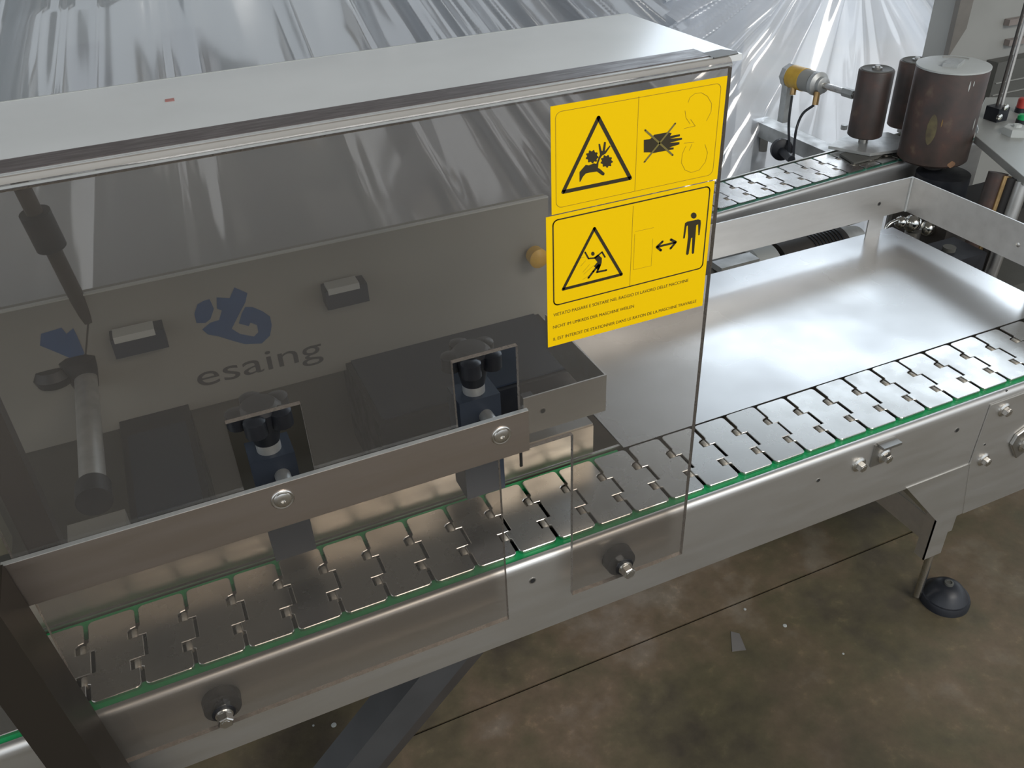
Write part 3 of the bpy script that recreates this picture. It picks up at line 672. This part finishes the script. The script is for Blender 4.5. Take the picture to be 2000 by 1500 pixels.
bm = B(); box(bm, (0.5551, 0.100, -0.09), (0.5571, 0.125, 0.060)); obj('bracket_post', bm, STEEL, gf)
for px, py in ((1717, 398),):
    p = at(px, py, 'y', 0.3325); hole(gf, p, 0.0028)
p = at(1989, 478, 'x', 0.553); bm = B(); lathe(bm, (0.5535, p.y, p.z), (-1, 0, 0), [(0, 0.003), (0.0012, 0.003), (0.002, 0.001)], 14); obj('rivet', bm, BOLT, gf)

# ================================================================== motor and fittings under the frame gap
mot = thing('electric_motor', 'dark ribbed electric motor with a pale band behind the tray', 'motor', (0.45, 0.43, -0.10))
my, mz, mr = 0.422, -0.060, 0.036
def mx(px, py): return at(px, py, 'y', my-0.02).x
bm = B(); lathe(bm, (mx(1532, 490), my, mz), (1, 0, 0), [(0, mr), (0.118, mr), (0.120, mr-0.003)], 40); obj('housing', bm, DARK, mot, True)
x2 = mx(1500, 495); bm = B(); lathe(bm, (x2-0.02, my, mz), (1, 0, 0), [(0, mr+0.001), (0.002, mr+0.004), (0.034, mr+0.004), (0.040, mr+0.001)], 40); obj('pale_band', bm, PALE, mot, True)
bm = B(); lathe(bm, (x2-0.11, my, mz), (1, 0, 0), [(0, mr-0.004), (0.09, mr-0.004)], 32); obj('gear_housing', bm, DGREY, mot, True)
p = at(1437, 508, 'z', mz+mr+0.003); bm = B(); box(bm, (p.x-0.032, p.y-0.012, mz+mr-0.006), (p.x+0.032, p.y+0.012, mz+mr+0.003)); obj('terminal_cover', bm, ALU, mot, bevel=0.004)
for k in range(9):
    u = mx(1585, 470) + 0.008 + k*0.0062
    bm = B(); lathe(bm, (u, my, mz), (1, 0, 0), [(0, mr+0.0012), (0.0022, mr+0.0012)], 32); obj('cooling_rib', bm, BLACK, mot)
x3 = mx(1665, 450); bm = B(); lathe(bm, (x3-0.012, my, mz), (1, 0, 0), [(0, mr-0.002), (0.010, mr-0.001), (0.045, mr-0.008), (0.052, 0)], 36); obj('bell_end', bm, ALU, mot, True)
bm = B(); box(bm, (0.40, my-0.02, FZ), (0.60, my+0.02, mz-mr+0.004)); obj('pedestal', bm, DGREY, mot)
fit = thing('pipe_fitting', 'shiny round chrome pipe fitting under the corner of the frame', 'pipe fitting', tuple(at(1775, 440, 'y', 0.40)))
for px, py, r in ((1782, 436, 0.014), (1812, 446, 0.013), (1760, 434, 0.010)):
    p = at(px, py, 'y', 0.42); bm = B(); lathe(bm, p - Vector((0, 0, r)), (0, 0, 1), [(r-r*math.cos(t*PI/10), r*math.sin(t*PI/10)) for t in range(11)], 24); obj('ball', bm, CHROME, fit, True)
P = [at(x, y, 'y', 0.42) for x, y in ((1723, 462), (1735, 440), (1752, 430), (1772, 430))]; bm = B(); tube(bm, curve_pts(P, 5), 0.0028, 10); obj('hoop', bm, CHROME, fit, True)
p = at(1785, 445, 'y', 0.42); bm = B(); cyl(bm, (p.x, p.y, FZ), (p.x, p.y, p.z-0.005), 0.012, 16); obj('stem', bm, STEEL_D, fit, True)
blk = thing('valve_block', 'black bolted valve block behind the right side of the tray', 'valve', tuple(at(1860, 490, 'x', 0.62)))
p = at(1865, 486, 'x', 0.64)
bm = B(); box(bm, (p.x-0.03, p.y-0.03, p.z-0.05), (p.x+0.03, p.y+0.03, p.z)); obj('block', bm, BLACK, blk, bevel=0.003)
bm = B(); cyl(bm, (p.x-0.012, p.y, p.z), (p.x-0.012, p.y, p.z+0.006), 0.009, 18); obj('port', bm, DGREY, blk, True)
bm = B(); cyl(bm, (p.x, p.y, FZ), (p.x, p.y, p.z-0.05), 0.010, 12); obj('stem', bm, STEEL_D, blk, True)
# dark machine bed under the table at the right
bed = thing('machine_bed', 'dark machine base under the steel table at the right', 'machine', (0.80, 0.50, FZ))
bm = B(); box(bm, (0.70, 0.30, FZ), (1.20, 0.455, -0.13)); obj('base_block', bm, DGREY, bed)
bm = B(); box(bm, (0.72, 0.39, -0.13), (0.98, 0.50, -0.055)); obj('gear_case', bm, DARK, bed, bevel=0.004)
for px, m_, r in ((1944, BRASS, 0.006), (1958, DARK, 0.008), (1978, STEEL_D, 0.010), (1925, RUST, 0.014)):
    p = at(px, 385, 'x', 0.72); bm = B(); cyl(bm, (0.72, p.y, -0.13), (0.72+0.04, p.y+0.02, 0.038), r, 16); obj('column', bm, m_, bed, True)

# ================================================================== drum, rollers, valve on the rear conveyor
drum = thing('label_drum', 'large worn brown drum with pale steel lid at the right', 'drum', (0.804, 0.522, -0.01))
R_ = 0.0545
bm = B(); lathe(bm, (0.804, 0.522, 0.003), (0, 0, 1), [(0, R_-0.003), (0.003, R_), (0.146, R_), (0.148, R_-0.001)], 56); obj('shell', bm, RUST, drum, True)
bm = B(); lathe(bm, (0.804, 0.522, 0.151), (0, 0, 1), [(0, R_+0.0005), (0.0025, R_+0.0005), (0.0030, R_-0.001)], 56); obj('lid', bm, PALE, drum, True)
for a0, a1, z0_, z1_, mm in ((-2.75, -2.48, 0.035, 0.095, mat('old_glue', (0.17, 0.145, 0.07), (0.10, 0.08, 0.05), 0.6, 0.6, 0, 60)), (-1.95, -1.70, 0.004, 0.016, mat('orange_chip', (0.34, 0.19, 0.10), (0.25, 0.14, 0.08), 0.6, 0.6, 0, 60)), (-1.90, -1.86, 0.125, 0.143, PALE), (-1.78, -1.75, 0.133, 0.142, PALE), (-1.35, -1.28, 0.060, 0.082, GREY), (-2.40, -2.36, 0.070, 0.084, BRASS)):
    bm = B(); n_ = 8; rnd = random.Random(int(a0*100)); lo_ = []; hi_ = []
    for i_ in range(n_+1):
        a_ = a0+(a1-a0)*i_/n_; e_ = math.sin(PI*(0.08+0.84*i_/n_)); zm = (z0_+z1_)/2; hh = (z1_-z0_)/2*e_*rnd.uniform(0.75, 1.0)
        for zz, L_ in ((zm-hh, lo_), (zm+hh, hi_)): L_.append(bm.verts.new((0.804+(R_+0.0003)*math.cos(a_), 0.522+(R_+0.0003)*math.sin(a_), zz)))
    for i_ in range(n_): bm.faces.new((lo_[i_], lo_[i_+1], hi_[i_+1], hi_[i_]))
    obj('worn_patch', bm, mm, drum)
bm = B(); box(bm, (-0.020, -0.011, 0), (0.020, 0.011, 0.005), Matrix.Translation((0.800, 0.520, 0.154)) @ Matrix.Rotation(0.5, 4, 'Z')); obj('latch_plate', bm, ALU, drum, bevel=0.001)
bm = B(); P = [(0.772+0.04*math.cos(a), 0.556-0.0*a, 0.155) for a in (0, 1)]
tube(bm, [(0.804+0.042*math.cos(a), 0.522+0.042*math.sin(a), 0.1543) for a in [0.2+i*0.12 for i in range(9)]], 0.0012, 6); obj('scratch_groove', bm, GREY, drum)
bm = B(); cyl(bm, (0.804, 0.515, -0.05), (0.804, 0.515, 0.003), 0.014, 20); obj('spindle', bm, DARK, drum, True)
bm = B(); cyl(bm, (0.800, 0.488, -0.055), (0.800, 0.488, -0.012), 0.042, 32); obj('hub', bm, BLACK, drum, True)
def roller(x, y, z0, z1, r, label):
    t = thing('rubber_roller', label, 'roller', (x, y, z0), 'small brown rollers')
    bm = B(); lathe(bm, (x, y, z0), (0, 0, 1), [(0, r-0.002), (0.002, r), (z1-z0-0.002, r), (z1-z0, r-0.0015)], 40); obj('sleeve', bm, RUST, t, True)
    bm = B(); lathe(bm, (x, y, z1), (0, 0, 1), [(0, r-0.003), (0.0015, r-0.004), (0.0005, r-0.006)], 36); obj('end_cap', bm, DGREY, t, True)
    bm = B(); lathe(bm, (x, y, z1), (0, 0, 1), [(0, 0.008), (0.003, 0.008), (0.003, 0.0045), (0.006, 0.0040)], 18); obj('axle_nut', bm, STEEL_D, t)
    bm = B(); cyl(bm, (x, y, z0-0.012), (x, y, z0), 0.008, 14); obj('axle', bm, STEEL_D, t)
    return t
roller(0.748, 0.622, 0.0215, 0.132, 0.0285, 'short brown rubber roller standing in front of the film, touched by the valve rod')
roller(0.878, 0.662, 0.0060, 0.1195, 0.0280, 'brown rubber roller half hidden behind the large drum')
base = thing('roller_base', 'stepped grey steel base plate under the brown rollers', 'plate', (0.78, 0.64, 0.0))
def px_poly(z, pts, t, m, name, par):
    bm = B(); prism(bm, [at(x, y, 'z', z) for x, y in pts], (0, 0, -t)); return obj(name, bm, m, par, bevel=0.0004)
px_poly(0.0095, [(1618, 285), (1655, 262), (1735, 258), (1765, 268), (1770, 290), (1700, 300)], 0.005, ALU, 'upper_plate', base)
px_poly(0.0040, [(1640, 300), (1668, 318), (1716, 306), (1745, 285), (1700, 286)], 0.0035, DGREY, 'lower_plate', base)
bm = B(); p = at(1648, 252, 'z', 0.010); lathe(bm, (p.x, p.y, 0.0095), (0, 0, 1), [(0, 0.006), (0.008, 0.006)], 6); obj('nut', bm, ALU, base)
vx = 0.748
vA = at(1545, 148, 'x', vx); vB = at(1600, 160, 'x', vx); vC = at(1672, 186, 'x', vx)
valve = thing('pneumatic_cylinder', 'grey pneumatic cylinder with a yellow band pointing at a brown roller', 'cylinder', tuple(at(1548, 240, 'x', vx)))
dv = (vC - vA).normalized(); LV = (vC-vA).length
def vl(t0, prof, m, name, n=28):
    bm = B(); lathe(bm, vA + dv*t0, dv, prof, n); return obj(name, bm, m, valve, True)
vl(-0.012, [(0, 0.018), (0.003, 0.021), (0.014, 0.021), (0.016, 0.019)], ALU, 'head', 8)
vl(0.005, [(0, 0.0205), (0.034, 0.0205)], YEL2, 'yellow_band')
vl(0.039, [(0, 0.0195), (0.026, 0.0190)], GREY, 'body')
vl(0.065, [(0, 0.016), (0.003, 0.021), (0.012, 0.021), (0.016, 0.014), (0.024, 0.014), (0.026, 0.010)], ALU, 'end_flange')
vl(0.090, [(0, 0.0055), (LV-0.092, 0.0055)], BOLT, 'rod')
vl(LV-0.030, [(0, 0.008), (0.026, 0.008)], ALU, 'rod_tip', 6)
pb_ = at(1548, 245, 'x', vx); bm = B(); box(bm, (vx-0.008, vA.y-0.004, pb_.z), (vx+0.008, vA.y+0.012, vA.z-0.005)); obj('bracket', bm, ALU, valve)
for (px, py) in ((1548, 185), (1592, 205)):
    p = at(px, py, 'x', vx-0.012); bm = B(); cyl(bm, p, p + Vector((0.004, 0.004, 0.022)), 0.0055, 10); obj('port_fitting', bm, BRASS, valve, True)
beam = thing('support_beam', 'pale flat support beam carrying the pneumatic cylinder', 'beam', tuple(at(1560, 265, 'x', vx)))
b0 = at(1485, 233, 'x', vx); b1 = at(1650, 298, 'x', vx)
zb = (b0.z+b1.z)/2; bm = B(); box(bm, (vx-0.020, b1.y, zb-0.028), (vx+0.016, b0.y, zb)); obj('bar', bm, ALU, beam, bevel=0.001)
bm = B(); box(bm, (vx-0.01, b0.y-0.02, FZ), (vx+0.01, b0.y, zb-0.028)); obj('leg', bm, STEEL_D, beam)
for pts, lab in (([(1547, 188, 0.736), (1541, 235, 0.72), (1541, 270, 0.70), (1543, 305, 0.68), (1548, 318, 0.67)], 'thin black cable hanging straight down from the cylinder head'),
            ([(1590, 205, 0.736), (1568, 222, 0.72), (1556, 250, 0.71), (1551, 285, 0.69), (1549, 318, 0.67)], 'thin black cable curving down from the cylinder flange')):
    bm = B(); tube(bm, curve_pts([at(x, y, 'x', X) for x, y, X in pts], 6), 0.0024, 8)
    tag(obj('cable', bm, BLACK, None, True), lab, 'cable', 'cylinder cables')
p = at(1524, 293, 'x', 0.69)
plug = thing('hand_wheel', 'round black hand wheel by the rear conveyor, below the pneumatic cylinder', 'hand wheel', tuple(p))
bm = B(); lathe(bm, p+Vector((0.006, 0.008, 0)), (-0.4, -0.9, 0.1), [(0, 0.016), (0.004, 0.020), (0.014, 0.020), (0.017, 0.015), (0.018, 0)], 24); obj('knob', bm, BLACK, plug, True)
p2 = at(1546, 312, 'x', 0.67); bm = B(); cyl(bm, p, p2, 0.007, 12); obj('neck', bm, BLACK, plug, True)

# ================================================================== steel table at the right
tz = 0.050
table = thing('steel_table', 'grey steel table plate at the right behind the drum', 'table', (0.95, 0.45, tz))
Pt = [at(x, y, 'z', tz) for x, y in ((1905, 265), (2003, 348), (2200, 330), (2200, 190), (1925, 190), (1905, 235), (1911, 252))]
bm = B(); prism(bm, Pt, (0, 0, -0.012)); obj('plate', bm, mat('table_steel', (0.46, 0.47, 0.45), (0.40, 0.41, 0.39), 0.4, 0.5, 0.5, 6), table, bevel=0.0006)
bm = B(); box(bm, (0.99, 0.47, FZ), (1.02, 0.50, tz-0.012)); obj('leg', bm, DGREY, table)
bm = B(); p = at(1982, 262, 'z', tz); lathe(bm, (p.x, p.y, tz), (0, 0, 1), [(0, 0.020), (0.011, 0.020), (0.012, 0.018)], 6, rot=0.4); lathe(bm, (p.x, p.y, tz), (0, 0, 1), [(0.012, 0.007), (0.016, 0.006)], 12); obj('hex_nut', bm, PALE, table)
cl = thing('rod_clamp', 'black clamp with two bright screws on the steel table', 'clamp', tuple(at(1950, 240, 'z', tz)))
p = at(1948, 236, 'z', tz)
bm = B(); box(bm, (p.x-0.010, p.y-0.006, tz), (p.x+0.014, p.y+0.020, tz+0.022)); obj('block', bm, BLACK, cl, bevel=0.001)
for px, py in ((1962, 209), (1950, 228)):
    q_ = at(px, py, 'y', p.y-0.006); bm = B(); lathe(bm, (q_.x, p.y-0.006, q_.z), (0, -1, 0), [(0, 0.005), (0.004, 0.005), (0.006, 0.002)], 16); obj('screw', bm, CHROME, cl, True)
r0_ = at(1956, 205, 'y', p.y+0.01); 
bm = B(); cyl(bm, (r0_.x, p.y+0.01, tz+0.010), (r0_.x, p.y+0.01, 0.45), 0.0028, 12); obj('rod', bm, STEEL, cl, True)
bm = B(); cyl(bm, (r0_.x-0.008, p.y+0.012, tz+0.010), (r0_.x-0.008, p.y+0.012, 0.45), 0.0022, 12); obj('rod', bm, DARK, cl, True)
for px, py, m_, nm, lb in ((1996, 205, RED, 'push_button', 'red push button at the right edge above the table'), (1998, 228, GREEN, 'push_button', 'green push button at the right edge on the table')):
    p = at(px, py, 'z', tz+0.012); t = thing(nm, lb, 'button', (p.x, p.y, tz))
    bm = B(); lathe(bm, (p.x, p.y, tz), (0, 0, 1), [(0, 0.009), (0.008, 0.009)], 20); obj('collar', bm, BLACK, t, True)
    bm = B(); lathe(bm, (p.x, p.y, tz+0.008), (0, 0, 1), [(0, 0.008), (0.014 if m_ is RED else 0.006, 0.008), (0.016 if m_ is RED else 0.008, 0.006)], 20); obj('cap', bm, m_, t, True)

# ================================================================== grey cabinet upper right
gc = thing('grey_cabinet', 'plain grey sheet-metal cabinet behind the drum at the upper right', 'cabinet', (1.2, 0.87, FZ))
yc = 0.86
cA = at(1855, 60, 'y', yc); cB = at(1975, 0, 'y', yc)
bm = B(); box(bm, (cA.x, yc, FZ), (1.60, yc+0.055, 0.60)); obj('body', bm, GREY, gc)
p = at(1893, 30, 'y', yc-0.02); bm = B(); prism(bm, [(p.x-0.030, yc-0.001, 0.60), (p.x+0.014, yc-0.001, 0.60), (p.x+0.010, yc-0.001, 0.10), (p.x-0.024, yc-0.001, 0.045)], (0, -0.012, 0)); obj('channel', bm, mat('taupe_paint', (0.19, 0.175, 0.155), None, 0.5), gc)
p = at(1955, 120, 'y', yc-0.03); q_ = at(1940, 205, 'y', yc-0.03)
bm = B(); box(bm, (p.x-0.006, yc-0.03, q_.z-0.01), (1.58, yc-0.001, p.z-0.002)); obj('louvre_panel', bm, DGREY, gc)
for py in (146, 168):
    z_ = at(1960, py+14, 'y', yc-0.032).z
    bm = B(); box(bm, (p.x, yc-0.033, z_-0.001), (1.57, yc-0.030, z_+0.001)); obj('louvre_rib', bm, GREY, gc)
for py in (40, 80):
    a_ = at(1978, py, 'y', yc-0.02); bm = B(); box(bm, (a_.x, yc-0.014, a_.z-0.012), (a_.x+0.06, yc-0.001, a_.z)); obj('hinge', bm, mat('hinge_paint', (0.27, 0.23, 0.21), None, 0.5), gc)

# ================================================================== plastic film
def film(name, label, m, x0, x1, z0, z1, fn, nx, nz):
    bm = B(); G = []
    for i in range(nx+1):
        col = []
        for j in range(nz+1):
            x = x0+(x1-x0)*i/nx; z = z0+(z1-z0)*j/nz
            X, Y, Z = fn(x, z); col.append(bm.verts.new((X, Y, Z)))
        G.append(col)
    for i in range(nx):
        for j in range(nz): bm.faces.new((G[i][j], G[i+1][j], G[i+1][j+1], G[i][j+1]))
    o = obj(name, bm, m); 
    for p in o.data.polygons: p.use_smooth = True
    return tag(o, label, 'plastic film')
def ridges(t, seed, n, amp, sharp=0.010):
    rnd = random.Random(seed)
    if not hasattr(ridges, 'c'): ridges.c = {}
    key = (seed, n)
    if key not in ridges.c: ridges.c[key] = [(rnd.random(), rnd.uniform(0.3, 1.0), rnd.uniform(0.6, 2.2)) for _ in range(n)]
    s = 0
    for c, a, w_ in ridges.c[key]:
        d = abs(t-c)/(sharp*w_)
        if d < 7: s += a*math.exp(0.5-math.sqrt(d*d+0.25))
    return s*amp
from mathutils import noise as mn
def fnL(x, z):
    ax, az = -0.24, 0.82          # folds fan out from a gather high above
    t = (x-ax)/(az-z)
    s = (t+1.3)/3.2
    y = 1.00 - 0.22*max(0, 0.30-z)
    y -= ridges(s, 3, 22, 0.026, 0.006) + ridges(s, 5, 30, 0.009, 0.0035) + 0.014*math.sin(t*8)+0.006*math.sin(t*21+z*4)
    y -= 0.006*mn.noise(Vector((x*14, z*5, 0.3)))
    return x, y, z
film('plastic_film', 'long clear plastic film hanging in folds behind the cover', FILM, -0.75, 0.64, FZ+0.002, 0.60, fnL, 480, 200)
def fnR(x, z):
    ax, az = 0.99, 0.30           # gathered at a knot above
    t = (x-ax)/math.sqrt((az-z)**2+0.0016)
    s = (t+3.6)/7.0
    y = 0.985 - 0.25*max(0, 0.25-z)
    y -= ridges(s, 11, 20, 0.024, 0.007) + ridges(s, 12, 30, 0.008, 0.0045) + 0.014*math.sin(t*7)
    y -= 0.008*mn.noise(Vector((x*16, z*6, 1.3)))
    return x, y, z
film('plastic_film', 'bright clear plastic film gathered to a knot behind the brown rollers', FILM2, 0.55, 1.31, FZ+0.002, 0.50, fnR, 420, 260)

# machine hidden under the film
mch = thing('wrapped_machine', 'pale machine bodies showing blurred through the plastic film', 'machine', (0.2, 1.5, FZ))
bm = B(); box(bm, (-0.80, 1.25, FZ), (0.05, 1.60, 0.60)); obj('body', bm, mat('machine_green_grey', (0.30, 0.33, 0.30), (0.24, 0.26, 0.24), 0.5), mch)
bm = B(); box(bm, (0.05, 1.30, FZ), (1.00, 1.60, 0.55)); obj('body', bm, mat('machine_blue_grey', (0.27, 0.31, 0.35), (0.2, 0.23, 0.26), 0.5), mch)
for px, py, s in ((180, 160, 0.03), (385, 130, 0.035), (800, 60, 0.035), (1150, 20, 0.05)):
    p = at(px, py, 'y', 1.05); bm = B(); box(bm, (p.x-s, 1.045, p.z-s*2.2), (p.x+s, 1.27, p.z+s*0.6)); obj('knob_housing', bm, BLUEB, mch, bevel=0.01)

# plain amber blob set on the cabinet front, just left of the lower sticker
p = at(1047, 500, 'y', cy-0.012)
bm = B(); lathe(bm, (p.x, cy, p.z), (0, -1, 0), [(0, 0.004), (0.006, 0.004), (0.007, 0.010), (0.020, 0.011), (0.024, 0.006), (0.0245, 0)], 20)
q = obj('knob', bm, YEL2, cab, True); q['label'] = 'small amber blob just left of the lower yellow sticker'  # a plain amber blob
